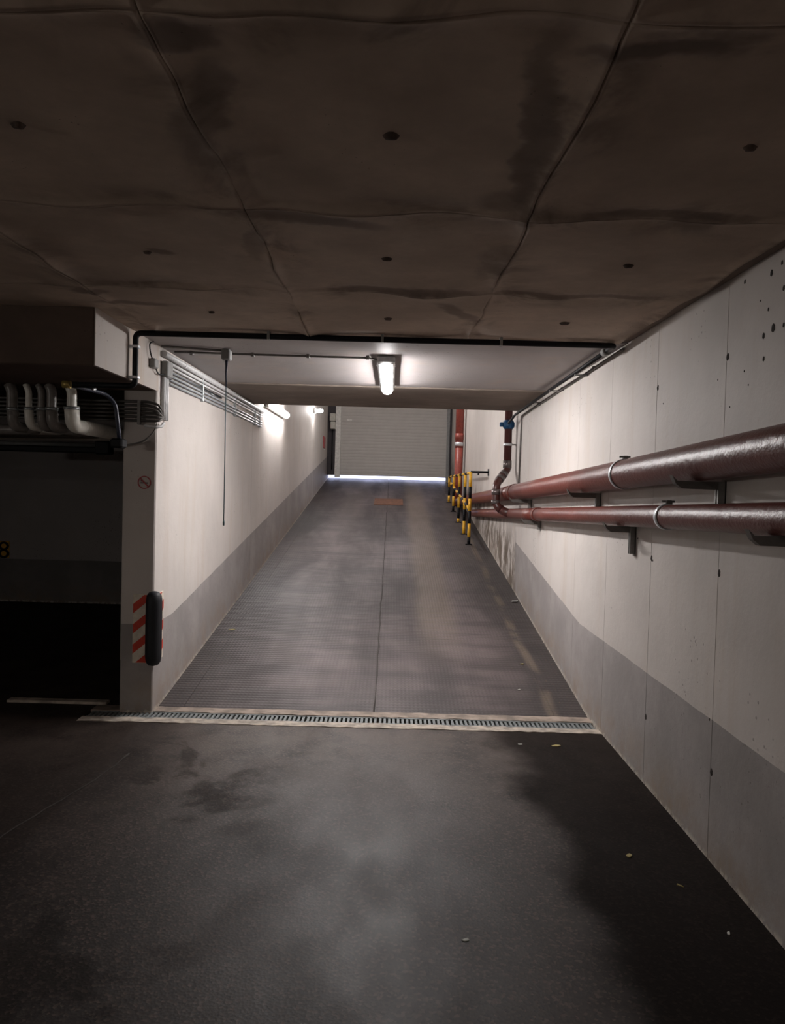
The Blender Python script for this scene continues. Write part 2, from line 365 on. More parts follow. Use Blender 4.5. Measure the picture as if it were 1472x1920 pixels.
# ------------------------------------------------------------------ ramp
rb = MB(); rb.prism([(YRAMP, -.30), (YD + .35, -.30), (YD + .35, zr(YD + .35) - .02), (YRAMP, -.02)], 'x', XL, XR + .02)
ramp = struct(rb, 'ramp', M_DARKJ, 'long dark ribbed asphalt ramp rising to the shutter door')
def strip(x0, x1, name, segs=28, dz=0.0, rough=0.0):
    s = MB(); rings = []
    for i in range(segs + 1):
        y = YRAMP + (YD + .35 - YRAMP) * i / segs; z = zr(y) + dz
        rings.append([(x0, y, z - .018), (x1, y, z - .018), (x1, y, z), (x0, y, z)])
    s.loft(rings, 0, False); return s.build(name, M_RAMP, ramp)
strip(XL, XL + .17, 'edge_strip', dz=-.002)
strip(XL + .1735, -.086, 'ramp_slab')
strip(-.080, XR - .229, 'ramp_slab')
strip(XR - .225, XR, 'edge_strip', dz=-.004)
wl = MB(); pts = []
for i in range(60):
    y = YRAMP + .02 + i * (13.2 / 59); pts.append((-.082 + random.uniform(-.007, .007), y, zr(y) - .001))
wl.tube(pts, [.004 + .003 * random.random() for _ in pts], 5)
wl.build('seam_sealant', M_DARKJ, ramp)

# ------------------------------------------------------------------ trench drain
dr = empty('trench_drain', (0, 5.1, 0), 'long trench drain with steel grating across the foot of the ramp', 'drain')
def rough_kerb(y0, y1, name, x0=-1.985, x1=XR, z=.004, mat=None):
    s = MB(); n = 70; rings = []
    for i in range(n + 1):
        x = x0 + (x1 - x0) * i / n; a = y0 + random.uniform(-.007, .007); b2 = y1 + random.uniform(-.004, .004); zz = z + random.uniform(-.002, .002)
        rings.append([(x, a, -.12), (x, b2, -.12), (x, b2, zz), (x, a, zz)])
    return s.loft(rings, 0, False).build(name, mat or M_KERB, dr)
rough_kerb(4.935, 5.028, 'kerb_edge'); rough_kerb(5.172, 5.283, 'kerb_edge', mat=M_KERBD)
ch = MB().box(-1.985, XR, 5.02, 5.18, -.14, -.10); ch.build('channel', M_DARKJ, dr)
g = MB(); x0 = 0.0; L = .475
g.box(0, L, 5.034, 5.048, -.022, .001); g.box(0, L, 5.152, 5.166, -.022, .001)
for i in range(16):
    xx = .006 + i * (L - .028) / 15; g.box(xx, xx + .016, 5.048, 5.152, -.020, -.001)
g0 = g.build('grate', M_GRATE, dr, at=(0, 5.1, 0)); g0.location = Vector((-1.97, 0, 0))
for k in range(1, 7):
    c = g0.copy(); C.objects.link(c); c.parent = dr; c.location = Vector((-1.97 + k * .4795, 0, random.uniform(-.002, .002)))

# ------------------------------------------------------------------ right wall with formwork panels
wr = MB().box(XR + .014, XR + .30, -5.0, YD + .5, -.3, ZU)
wall_r = struct(wr, 'wall_right', M_DARKJ, 'pale painted concrete wall with a grey painted dado')
edges = [3.27 + .85 * k for k in range(-9, 7)] + [YE - .01]
holes = {3.27: (2.133, 1.225, .376), 4.12: (2.113, 1.21, .36), 2.42: (2.1, 1.2, .37), 2.42: (1.2, .37)}
def plug(s, x, y, z, r, d=.006):
    k = 12; v = [(x - d, y, z)] + [(x, y + r * math.cos(t * 2 * math.pi / k) * (1 + .18 * math.sin(3 * t)), z + 1.25 * r * math.sin(t * 2 * math.pi / k)) for t in range(k)]
    s.add(v, [(0, 1 + i, 1 + (i + 1) % k) for i in range(k)], 0, True)
def panel(y0, y1, z1, segs=None):
    s = MB(); g_ = .0014; s.box(XR, XR + .02, y0 + g_, y1 - g_, -.2, z1, c=.0015)
    return s.build('wall_panel', M_WALL, wall_r)
tar = [(3.127, 2.41, .013), (2.907, 2.384, .017), (2.81, 2.304, .014), (2.877, 2.175, .022), (2.95, 2.16, .016), (2.942, 2.072, .013), (2.92, 2.253, .010), (2.80, 2.17, .012),
       (2.83, 2.40, .012), (2.985, 2.30, .006), (3.06, 1.99, .006), (3.10, 2.05, .007), (3.35, 2.05, .007), (4.02, 2.02, .006), (3.22, 1.92, .006), (4.35, 1.30, .008), (4.09, 1.20, .009), (4.75, 1.25, .006), (3.30, .59, .009)]
for a, b2 in zip(edges[:-1], edges[1:]):
    if b2 - a < .05: continue
    p = panel(a, b2, ZC + .05)
    for k, zz in holes.items():
        if abs(k - b2) < .02:
            for z in zz: s = MB(); plug(s, XR - .0005, b2 - .010, z, .0135); s.build('tie_hole', M_HOLE, p)
    for (ty, tz, tr) in tar:
        if a < ty < b2: s = MB(); plug(s, XR - .0005, ty, tz, tr * .62, .003); s.build('tar_spot', M_HOLE, p)
yy = YE - .01
for k in range(4): panel(yy, yy + 2.48, ZU); yy += 2.48

# ------------------------------------------------------------------ left wall and its end (pier)
wlft = MB(); n_ = 40
wlft.box(-1.79, XL, YP, YE, -.2, ZC + .25, c=.008); 
wlft.box(-1.79, XL, YE + .0, YD + .5, -.2, ZU)
wall_l = struct(wlft, 'wall_left', M_WALLP, 'pale painted concrete wall left of the ramp ending in a narrow pier')
# ------------------------------------------------------------------ ceiling panels of the hall
ceil = struct(MB().box(-7.0, XR + .01, -5.0, 4.66, ZC + .035, ZC + .3), 'ceiling', M_DARKJ, 'brown raw concrete ceiling cast in squarish panels')
PX, PY = .935, 1.055
def ceil_panel(ix, iy, fine):
    x0 = .43 - PX + PX * ix; x1 = x0 + PX; y1 = 4.655 - PY * iy; y0 = y1 - PY
    if ix == 1: x1 = XR - .055
    n = 26 if fine else 2; s = MB(); v = []; f = []
    for j in range(n + 1):
        for i in range(n + 1):
            u, w_ = i / n, j / n
            # crowd the outer rows towards the edge so the joint can roll down sharply
            if fine:
                u = .5 - .5 * math.cos(math.pi * u) if True else u; w_ = .5 - .5 * math.cos(math.pi * w_)
            x = x0 + (x1 - x0) * u; y = y0 + (y1 - y0) * w_
            de = min(u * (x1 - x0), (1 - u) * (x1 - x0), w_ * PY, (1 - w_) * PY)
            nz = noise.noise(Vector((x * 1.4, y * 1.4, 3.1))); n2 = noise.noise(Vector((x * 5, y * 5, 9.0)))
            z = ZC + .010 * nz + .003 * n2
            ed = max(0.0, 1 - de / .035)
            z -= ed * (.008 + .016 * max(0, noise.noise(Vector((x * 2.3, y * 2.3, 17.0))) + .15))
            z += .026 * max(0.0, 1 - de / .14) * noise.noise(Vector((x * 3.1, y * 3.1, 5.0)))
            if de < 1e-5: z = ZC + .001
            wob = Vector((x * 1.9, y * 1.9, 31.0)); fx = .022 * noise.noise(wob) + .008 * noise.noise(wob * 4); fy = .018 * noise.noise(wob + Vector((0, 0, 9))) + .006 * noise.noise(wob * 4.3)
            v.append((x + (fx if x1 < XR - .06 or u < .5 else fx * (1 - u)), y + (fy if y1 < 4.6 or w_ < .5 else 0), z))
    for j in range(n):
        for i in range(n):
            a = j * (n + 1) + i; f.append((a, a + 1, a + n + 2, a + n + 1))
    s.add(v, f, 0, True)
    # closed top
    k = len(v); s.add([(x0, y0, ZC + .03), (x1, y0, ZC + .03), (x1, y1, ZC + .03), (x0, y1, ZC + .03)], [(0, 1, 2, 3)], 0)
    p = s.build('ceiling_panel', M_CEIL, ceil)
    if fine:
        cx = x0 + PX / 2 + random.uniform(-.012, .012); cy = (y0 + y1) / 2 + random.uniform(-.015, .015); zc = ZC + .010 * noise.noise(Vector((cx * 1.4, cy * 1.4, 3.1)))
        d = MB(); kk = 14; r = random.uniform(.014, .026); vv = [(cx, cy, zc - .012)]
        for ring, (rr, dz) in enumerate(((.55, -.010), (1.0, .004))):
            for t in range(kk):
                aa = 2 * math.pi * t / kk; q = rr * r * (1 + .15 * math.sin(3 * aa + ix)); vv.append((cx + q * 1.25 * math.cos(aa), cy + q * math.sin(aa), zc + dz))
        ff = [(0, 1 + t, 1 + (t + 1) % kk) for t in range(kk)] + [(1 + t, 1 + kk + t, 1 + kk + (t + 1) % kk, 1 + (t + 1) % kk) for t in range(kk)]
        d.add(vv, ff, 0, True); d.build('anchor_plug', M_PLUG, p)
for iy in range(9):
    for ix in range(-6, 2):
        ceil_panel(ix, iy, iy <= 3 and ix >= -2)
struct(MB().box(XR - .055, XR, -5.0, 4.655, ZC + .006, ZC + .03), 'ceiling_edge', M_SOFF)

# low ceiling over the foot of the ramp: pale painted part, raw end, joints
lc = struct(MB().box(XL, XR, 4.665, YE - .01, ZC + .03, ZC + .28), 'ceiling_ramp', M_DARKJ, 'low ceiling over the foot of the ramp')
MB().box(XL, XR, 4.665, 6.93, ZC, ZC + .035, c=.003).build('painted_panel', M_CEILW, lc)
MB().box(XL, XR, 6.936, YE, ZC - .012, ZC + .26, c=.006).build('raw_panel', M_SOFF, lc)['label'] = 'bare brownish concrete end strip of the low ceiling'
struct(MB().box(XL - .22, XR + .3, YE + .001, YD + .5, ZU, ZU + .2), 'ceiling_upper', M_CEILW)
struct(MB().box(-1.79, XR + .3, YE - .12, YE - .001, ZC + .27, ZU), 'wall_above_ceiling', M_SOFF)

# ------------------------------------------------------------------ header beam left of the ramp
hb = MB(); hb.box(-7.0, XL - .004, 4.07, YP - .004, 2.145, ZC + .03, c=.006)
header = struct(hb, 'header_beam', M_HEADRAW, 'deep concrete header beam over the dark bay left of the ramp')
MB().box(XL - .006, XL, 4.075, 4.575, 2.148, ZC + .01).build('side_facing', M_HEAD, header)
MB().box(XL - .006, XL + .001, 4.579, YP + .02, 2.148, ZC + .01).build('side_facing', M_HEAD, header)
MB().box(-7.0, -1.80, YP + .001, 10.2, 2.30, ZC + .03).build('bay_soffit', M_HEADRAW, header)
# dark bay beyond
struct(MB().box(-7.0, -1.79, 9.66, 9.9, -.2, 2.5), 'wall_bay', painted_wall('bay_wall_paint', dirt=False, flat=True, c=(.45, .42, .41), band=(.22, .205, .20)))
struct(MB().box(-7.2, -7.0, -5.0, 10.2, -.2, 2.6), 'wall_far_left', M_WALLP)
struct(MB().box(-7.2, XR + .3, -5.2, -5.0, -.2, 2.6), 'wall_behind', M_WALLP)

# ------------------------------------------------------------------ number plate on the bay wall
npl = empty('bay_number_plate', (-4.82, 9.655, .65), 'small black and yellow number 8 plate on the dark bay wall', 'number plate')
def ringmesh(s, cx, cz, r, t, y0, y1, m=0, k=20, sx=1.0):
    rings = []
    for i in range(k):
        a = 2 * math.pi * i / k; c_, s_ = math.cos(a), math.sin(a)
        rings.append([(cx + (r - t) * c_ * sx, y0, cz + (r - t) * s_), (cx + r * c_ * sx, y0, cz + r * s_), (cx + r * c_ * sx, y1, cz + r * s_), (cx + (r - t) * c_ * sx, y1, cz + (r - t) * s_)])
    v = [q for r_ in rings for q in r_]; f = []
    for i in range(k):
        j = (i + 1) % k
        for e in range(4): f.append((i * 4 + e, i * 4 + (e + 1) % 4, j * 4 + (e + 1) % 4, j * 4 + e))
    s.add(v, f, m)
MB().box(-4.885, -4.755, 9.647, 9.659, .545, .755, c=.003).build('plate', M_YELLOW, npl)
s = MB(); ringmesh(s, -4.82, .695, .056, .026, 9.640, 9.648, sx=1.15); ringmesh(s, -4.82, .600, .060, .028, 9.640, 9.648, sx=1.15); s.build('digit', M_BLACK, npl)

# ------------------------------------------------------------------ shutter door and surround
ZD = zr(YD)
dw = struct(MB().box(XL - .2, XR + .3, YD + .02, YD + .30, 4.45, ZU), 'wall_door_lintel', M_WALLP)
struct(MB().box(XL - .5, XR + .5, YD + .5, 30, ZD - .35, ZD - .02), 'paving_outside', M_OUT)
door = empty('door_1', (0, YD, ZD), 'grey slatted roller shutter door at the top of the ramp', None); door['kind'] = 'structure'
MB().box(-1.29, 1.30, YD + .006, YD + .012, ZD + .13, 4.5).build('backing_sheet', M_SHUT, door)
s = MB(); z = ZD + .125; s.box(-1.29, 1.30, YD - .012, YD + .018, z - .015, z + .045, c=.004); z += .047
while z < 4.45:
    s.prism([(YD - .010, z), (YD + .010, z), (YD + .010, z + .074), (YD - .010, z + .074), (YD - .0125, z + .062), (YD - .0132, z + .037), (YD - .0125, z + .012)], 'x', -1.29, 1.30); z += .0755
o = s.build('shutter_curtain', M_SHUT, door); o['kind'] = 'stuff'
MB().box(-1.385, -1.26, YD - .07, YD + .05, ZD + .05, 4.5, c=.006).build('guide_rail', M_GUIDE, door)
MB().box(1.275, 1.345, YD - .07, YD + .05, ZD - .01, 4.5, c=.006).build('guide_rail', M_BOX, door)
MB().box(XL + .002, -1.385, YD - .05, YD + .08, ZD + .11, 4.5, c=.004).build('door_jamb', M_JAMB, door)
MB().box(1.347, XR - .002, YD - .09, YD + .08, ZD - .01, 4.5, c=.004).build('door_jamb', M_JAMB, door)
s = MB().box(-1.12, -1.0, YD - .030, YD - .024, 3.11, 3.16); s.build('sticker', M_GUIDE, door)
mc = empty('door_control_box', (-1.46, YD - .2, 2.9), 'pale control box on the dark jamb left of the shutter', 'control box')
MB().box(-1.52, -1.385, YD - .17, YD - .05, 3.09, 3.27, c=.01).build('upper_casing', M_BOXL, mc)
MB().box(-1.50, -1.385, YD - .19, YD - .05, 2.90, 3.075, c=.01).build('lower_casing', M_BOXL, mc)
s = MB().tube([(-1.45, YD - .1, 2.9), (-1.45, YD - .09, 2.1), (-1.45, YD - .09, 1.95)], .012, 8); s.build('cable', M_BLACK, mc)
fs = empty('fire_notice', (XL, 17.6, 2.4), 'small red notice on the left wall just before the shutter', 'sign')
MB().box(XL, XL + .012, 17.35, 17.85, 2.40, 2.66, c=.003).build('plate', M_SIGNRED, fs)
MB().box(XL + .012, XL + .014, 17.42, 17.78, 2.36, 2.385).build('lower_edge', M_GUIDE, fs)
tag(MB().box(-.33, .24, 14.85, 15.5, 0, .004).build('tmp', M_RUST), None)
bpy.data.objects.remove(bpy.data.objects['tmp'])
rc = MB(); rc.prism([(14.75, zr(14.75) + .001), (15.55, zr(15.55) + .001), (15.55, zr(15.55) + .010), (14.75, zr(14.75) + .010)], 'x', -.34, .22)
o = rc.build('floor_cover', M_RUST); tag(o, 'rusty brown cover plate set in the ramp before the shutter', 'cover plate')

# ------------------------------------------------------------------ lamps
def tube_lamp(name, c, L, wall, label, mat, w=.043, group=None):
    """batten lamp along y; wall: 'ceiling' or 'left'"""
    e = empty(name, c, label, 'lamp', group); x, y, z = c
    def lens(flat):
        s = MB(); rings = []; n = 20; cap = 6
        ys = [(y + w * (1 - math.cos(i * math.pi / 2 / cap)), math.sin(i * math.pi / 2 / cap)) for i in range(1, cap + 1)]
        ys += [(y + L - q + y - 0 - 0 if False else 2 * y + L - q, k) for q, k in reversed(ys)]
        for (q, k) in ys:
            rr = []
            for i in range(n):
                a = 2 * math.pi * i / n
                if flat == 'ceiling': rr.append((x + w * k * math.cos(a), q, z - .060 - (.030 * k * max(0, math.sin(a)))))
                else: rr.append((x + .060 + .036 * k * max(0, math.sin(a)), q, z + w * k * math.cos(a)))
            rings.append(rr)
        s.loft(rings, 0, True); return s
    if wall == 'ceiling':
        MB().box(x - w * 1.45, x + w * 1.45, y - .01, y + L + .01, z - .060, z - .0, c=.014).build('housing', M_HOUS, e)
        for q in (y + .2, y + L - .2): MB().box(x - w * 1.55, x + w * 1.55, q - .012, q + .012, z - .045, z - .030).build('clip', M_CLAMP, e)
    else:
        MB().box(x, x + .060, y - .01, y + L + .01, z - w * 1.15, z + w * 1.15, c=.014).build('housing', M_HOUS, e)
        for q in (y + .2, y + L - .2): MB().box(x + .030, x + .045, q - .012, q + .012, z - w * 1.25, z + w * 1.25).build('clip', M_CLAMP, e)
    lens(wall).build('diffuser', mat, e); return e
tube_lamp('tube_lamp', (-.064, 5.30, ZC), 1.52, 'ceiling', 'lit tube lamp on the ceiling over the foot of the ramp', M_TUBE)
tube_lamp('tube_lamp', (XL, 9.42, 2.53), 1.6, 'left', 'lit tube lamp on the left ramp wall past the ceiling edge', M_TUBE, w=.040)
bl = empty('bulkhead_lamp', (XL, 15.1, 3.0), 'small round lit lamp high on the far left wall', 'lamp')
s = MB(); s.tube([(XL, 15.1, 3.0), (XL + .05, 15.1, 3.0)], .055, 20); s.build('base', M_HOUS, bl)
s = MB(); s.tube([(XL + .05 + .07 * (1 - math.cos(a)), 15.1, 3.0) for a in [i * math.pi / 10 for i in range(11)]], [max(.004, .038 * math.sin(i * math.pi / 10) ** .5) for i in range(11)], 20); s.build('globe', M_TUBE, bl)
tube_lamp('upper_fill_lamp', (-.1, 13.6, ZU), 1.5, 'ceiling', 'added out-of-view tube lamp brightening the upper ramp before the shutter', M_TUBE)  # unseen lamp, added to brighten the shutter and upper ramp
tube_lamp('hall_fill_lamp', (-.1, -3.2, ZC - .02), 1.3, 'ceiling', 'added fill tube lamp on the hall ceiling behind the viewpoint', M_TUBEH)  # added behind the camera to lift the hall's brightness
tube_lamp('hall_fill_lamp', (-6.995, -1.6, 1.9), 1.5, 'left', 'added out-of-view fill tube lamp on the far left hall wall', M_TUBEH)  # second unseen hall lamp, also added for brightness

# ------------------------------------------------------------------ pull cord, its box and the lamp's feed conduits
pc = empty('pull_cord_switch', (-1.135, 5.24, ZC), 'grey pull switch on the ceiling with a long hanging cord', 'switch')
MB().box(-1.165, -1.105, 5.20, 5.28, ZC - .075, ZC - .001, c=.008).build('box', M_BOX, pc)
s = MB().tube([(-1.135, 5.24, ZC - .07), (-1.137, 5.24, ZC - .15), (-1.135, 5.24, ZC - .25)], [.010, .007, .005], 8); s.build('strain_relief', M_HOSE, pc)
s = MB().tube([(-1.135, 5.24, 2.22), (-1.134, 5.24, 1.8), (-1.133, 5.24, 1.30)], .0035, 6); s.build('cord', M_CORD, pc)
s = MB().tube([(-1.133, 5.24, 1.30), (-1.133, 5.24, 1.285), (-1.133, 5.24, 1.262)], [.004, .007, .006], 8); s.build('cord_end', M_CORD, pc)
lf = empty('lamp_conduit', (-.8, 5.27, ZC), 'thin grey conduit across the ceiling to the tube lamp', 'conduit')
s = MB().tube(fillet([(XL + .03, 5.12, ZC - .012), (XL + .20, 5.16, ZC - .012), (-1.168, 5.22, ZC - .012)], .05), .008, 8); s.build('tube_run', M_STEEL, lf)
s = MB().tube(fillet([(XL + .06, 5.33, ZC - .012), (-1.15, 5.34, ZC - .012), (-.20, 5.36, ZC - .012), (-.12, 5.38, ZC - .02)], .03), .008, 8); s.build('tube_run', M_STEEL, lf)
for q in (-1.40, -.98, -.60, -.19):
    MB().box(q - .012, q + .012, 5.335, 5.375, ZC - .026, ZC, c=.003).build('clip', M_STEEL, lf)

# ------------------------------------------------------------------ black pipe over the ceiling
bp = empty('black_water_pipe', (0, 4.62, ZC), 'thin black pipe from the header beam across the ceiling to the right wall', 'pipe')
yb = 4.60
path = fillet([(-1.90, yb, 2.108), (XL + .036, yb, 2.108), (XL + .036, yb, ZC - .028), (XR - .10, yb, ZC - .028), (XR - .10, yb + .18, ZC - .03)], .035)
MB().tube(path, .0175, 12).build('pipe_run', M_BLACK, bp)
MB().tube(fillet([(XR - .10, yb + .16, ZC - .03), (XR - .085, 6.5, ZC - .045), (XR - .09, 8.35, ZC - .085), (XR - .10, 8.72, 2.31)], .05), .014, 10).build('return_run', M_BLACK, bp)
MB().tube([(XR - .10, yb + .15, ZC - .03), (XR - .10, yb + .22, ZC - .03)], .026, 12).build('union_fitting', M_BOX, bp)
for q in ((XL + .036, yb, 2.34), (XL + .036, yb, 2.16)):
    MB().box(q[0] - .036, q[0] + .022, q[1] - .022, q[1] + .022, q[2] - .008, q[2] + .008, c=.002).build('pipe_clip', M_CLAMP, bp)
for q in (-.75, -.08, .62):
    MB().box(q - .008, q + .008, yb - .022, yb + .022, ZC - .048, ZC + .002, c=.002).build('pipe_clip', M_BOX, bp)
for q in (5.6, 6.5, 7.4):
    MB().box(XR - .10, XR - .002, q - .010, q + .010, ZC - .062, ZC - .050, c=.002).build('pipe_clip', M_BOX, bp)
wc = empty('steel_conduit', (XR, 6.5, 2.4), 'thin grey conduit along the top of the right wall then down', 'conduit')
MB().tube(fillet([(XR - .012, 4.72, 2.425), (XR - .012, 8.40, 2.36), (XR - .012, 8.44, 1.63)], .05), .009, 8).build('tube_run', M_STEEL, wc)
for q in (5.4, 6.4, 7.4): MB().box(XR - .026, XR - .001, q - .012, q + .012, 2.425 - (q - 4.72) * .0177 - .014, 2.425 - (q - 4.72) * .0177 + .014, c=.003).build('clip', M_STEEL, wc)

# ------------------------------------------------------------------ dark downpipe with two bends
dp = empty('downpipe', (1.30, 8.8, 1.3), 'dark brown downpipe with two bends joining the lower red pipe', 'pipe')
top = [(1.30, 8.80, 4.85), (1.30, 8.80, 1.83)]
MB().tube(top, .043, 16).build('upper_length', M_PIPEDK, dp)
MB().tube(fillet([(1.30, 8.80, 1.85), (1.30, 8.80, 1.79), (1.15, 8.56, 1.62), (1.145, 8.55, 1.40), (1.20, 8.52, 1.335)], .06, 6), .043, 16).build('offset_bend', M_PIPEDK, dp)
def sleeve(a, b2, r, name, mat, par, n=16): MB().tube([a, b2], r, n).build(name, mat, par)
sleeve((1.30, 8.80, 1.80), (1.30, 8.80, 1.89), .050, 'coupling', M_COUP, dp)
d_ = (Vector((1.15, 8.56, 1.62)) - Vector((1.30, 8.80, 1.79))); 
for t in (.30, .58):
    a = Vector((1.30, 8.80, 1.79)) + d_ * t; sleeve(a, a + d_ * .17, .049, 'coupling', M_COUP, dp)
sleeve((1.147, 8.553, 1.56), (1.146, 8.552, 1.50), .049, 'coupling', M_COUP, dp)
sleeve((1.146, 8.552, 1.44), (1.145, 8.551, 1.40), .049, 'coupling', M_COUP, dp)
MB().tube([(1.30, 8.80, 2.055), (1.30, 8.80, 2.085)], .052, 16).build('pipe_clamp', M_CLAMP, dp)
MB().tube([(1.34, 8.80, 2.07), (XR - .001, 8.80, 2.07)], .008, 8).build('clamp_rod', M_STEEL, dp)
bc = MB(); bc.tube([(1.30, 8.80, 2.245), (1.30, 8.80, 2.275), (1.30, 8.80, 2.315), (1.30, 8.80, 2.345)], [.050, .068, .068, .050], 16)
bc.box(1.20, 1.24, 8.775, 8.825, 2.27, 2.32, c=.006); o = bc.build('branch_saddle', M_BLUE, dp); o['label'] = 'bright blue saddle clamp where the black pipe joins'

# ------------------------------------------------------------------ red riser and the two red-brown wall pipes
def zu(y): return 1.795 - .032 * y
def zl(y): return 1.559 - .031 * y
XU, RU, XW, RW = 1.285, .080, 1.305, .057
up = empty('drain_pipe', (XU, 7, zu(7)), 'thicker upper red-brown pipe running along the right wall', 'pipe')
def run(par, X, fz, r, y0, y1, name, mat=M_PIPE):
    k = max(2, int((y1 - y0) / .5)); MB().tube([(X, y0 + (y1 - y0) * i / k, fz(y0 + (y1 - y0) * i / k)) for i in range(k + 1)], r, 28).build(name, mat, par)
run(up, XU, zu, RU, -2.0, 8.15, 'pipe_length'); run(up, XU, zu, RU, 8.155, 14.85, 'pipe_length')
run(up, XU, zu, RU + .006, 8.05, 8.2, 'joint_collar')
lo = empty('drain_pipe', (XW, 7, zl(7)), 'thinner lower red-brown pipe running along the right wall', 'pipe')
run(lo, XW, zl, RW, -2.0, 6.9, 'pipe_length'); run(lo, XW, zl, RW, 6.905, 12.7, 'pipe_length')
run(lo, XW, zl, RW + .005, 6.85, 6.96, 'joint_collar')
MB().tube(fillet([(1.19, 8.55, 1.36), (1.215, 8.53, 1.33), (XW - .02, 8.40, zl(8.4))], .05), .046, 16).build('branch_socket', M_PIPEDK, lo)
def clamp(par, X, fz, r, y):
    z = fz(y); s = MB(); k = 30; rings = []
    for i in range(k):
        a = 2 * math.pi * i / k; c_, s_ = math.cos(a), math.sin(a); ra, rb_ = r + .0005, r + .005
        rings.append([(X + ra * c_, y - .018, z + ra * s_), (X + ra * c_, y + .018, z + ra * s_), (X + rb_ * c_, y + .018, z + rb_ * s_), (X + rb_ * c_, y - .018, z + rb_ * s_)])
    v = [q for r_ in rings for q in r_]; f = []
    for i in range(k):
        j = (i + 1) % k
        for e in range(4): f.append((i * 4 + e, i * 4 + (e + 1) % 4, j * 4 + (e + 1) % 4, j * 4 + e))
    s.add(v, f, 0, True); c = s.build('clamp_band', M_CLAMP, par)
    b = MB(); b.box(X - .012, X + .018, y - .014, y + .014, z + r + .003, z + r + .022, c=.003)
    b.tube([(X - .03, y, z + r + .016), (X + .03, y, z + r + .016)], .005, 8); b.build('clamp_bolt', M_BRACK, c)
    b = MB(); b.tube([(X + r * .9, y, z), (XR - .001, y, z)], .006, 8); b.build('clamp_rod', M_STEEL, c)
clamp(up, XU, zu, RU, 4.30); clamp(lo, XW, zl, RW, 3.66); clamp(up, XU, zu, RU, 1.2); clamp(lo, XW, zl, RW, .9)
rs = empty('red_riser', (1.27, 14.95, zr(14.95)), 'bright red vertical pipe beside the shutter door', 'pipe')
MB().tube([(1.27, 14.95, zr(14.95) + .005), (1.27, 14.95, 2.36)], .079, 20).build('pipe_length', M_PIPERED, rs)
MB().tube([(1.27, 14.95, 2.34), (1.27, 14.95, ZU - .01)], .079, 20).build('pipe_length', M_PIPERED, rs)
MB().tube([(1.27, 14.95, 2.38), (1.27, 14.95, 2.45)], .086, 20).build('coupling', M_CLAMP, rs)
MB().tube([(1.27, 14.95, 2.50), (1.27, 14.95, 2.62)], .085, 20).build('collar', M_PIPERED, rs)

def bracket(y, zt, X0, label, drop=.13):
    e = empty('pipe_bracket', (XR, y, zt), label, 'bracket')
    s = MB(); s.prism([(XR - .001, zt), (X0, zt), (X0 - .015, zt + .035), (X0, zt + .03), (X0 + .02, zt + .0), (X0 + .03, zt - .022), (XR - .001, zt - .040)], 'y', y - .020, y + .020) if False else s.prism([(X0 - .012, zt + .022), (X0 + .004, zt - .012), (X0 + .03, zt - .032), (XR - .001, zt - .034), (XR - .001, zt), (X0 + .01, zt)], 'y', y - .018, y + .018)
    s.build('support_arm', M_BRACK, e)
    s = MB(); s.box(XR - .034, XR - .002, y - .019, y - .015, zt - drop, zt + .0); s.box(XR - .034, XR - .002, y + .015, y + .019, zt - drop, zt); s.box(XR - .006, XR - .001, y - .019, y + .019, zt - drop - .012, zt)
    s.box(XR - .034, XR - .028, y - .015, y - .006, zt - drop, zt); s.box(XR - .034, XR - .028, y + .006, y + .015, zt - drop, zt); s.build('wall_channel', M_STEEL, e)
    s = MB(); s.tube([(XR - .006, y, zt - drop * .6), (XR - .016, y, zt - drop * .6)], .009, 6); s.build('anchor_bolt', M_GALV, e)
bracket(3.24, zu(3.24) - RU - .002, XU - .11, 'nearest steel bracket under the upper red pipe', .115)
bracket(5.16, zu(5.16) - RU - .002, XU - .11, 'second steel bracket under the upper red pipe, above the lamp-lit dado bend', .10)
bracket(7.70, zu(7.7) - RU - .002, XU - .11, 'farthest steel bracket under the upper red pipe, by the downpipe', .09)
bracket(2.62, zl(2.62) - RW - .002, XW - .09, 'nearest steel bracket under the lower red pipe at the right edge', .14)
bracket(4.40, zl(4.4) - RW - .002, XW - .09, 'steel bracket under the lower red pipe with its channel hanging free', .155)
bracket(7.18, zl(7.18) - RW - .002, XW - .09, 'farthest small bracket under the lower red pipe', .08)

# ------------------------------------------------------------------ yellow and black railing on the ramp
rl = empty('safety_railing', (1.13, 13.3, zr(13.3)), 'yellow and black banded safety railing on the right of the ramp', 'railing')
ZT = 1.80; XP = 1.13
for i, y in enumerate((11.2, 12.0, 13.05, 14.2, 15.35)):
    z0 = zr(y) + .003; r = .0225; s = MB(); z = ZT; k = 0; bands = (.21, .17, .18, .18, .20, .30)
    while z > z0 + .01:
        zz = max(z0, z - bands[min(k, 5)]); s.tube([(XP, y, zz), (XP, y, z)], r, 12, m=(k % 2)); z = zz; k += 1
    o = s.build('post', [M_YELLOW, M_BLACK], rl)
    MB().box(XP - .05, XP + .045, y - .05, y + .05, z0 - .014, z0 + .004).build('foot_plate', M_BLACK, rl)
s = MB(); ys = 11.2; k = 0
while ys < 15.3: s.tube([(XP, ys, ZT - .01), (XP, min(15.35, ys + .42), ZT - .01)], .021, 12, m=k % 2); ys += .42; k += 1
s.build('top_rail', [M_YELLOW, M_BLACK], rl)
s = MB(); ys = 11.2; k = 0; zm = lambda y: 1.26 + (y - 11.2) * .108
while ys < 15.0: s.tube([(XP, ys, zm(ys)), (XP, min(15.0, ys + .34), zm(min(15.0, ys + .34)))], .021, 12, m=k % 2); ys += .34; k += 1
s.build('middle_rail', [M_YELLOW, M_BLACK], rl)
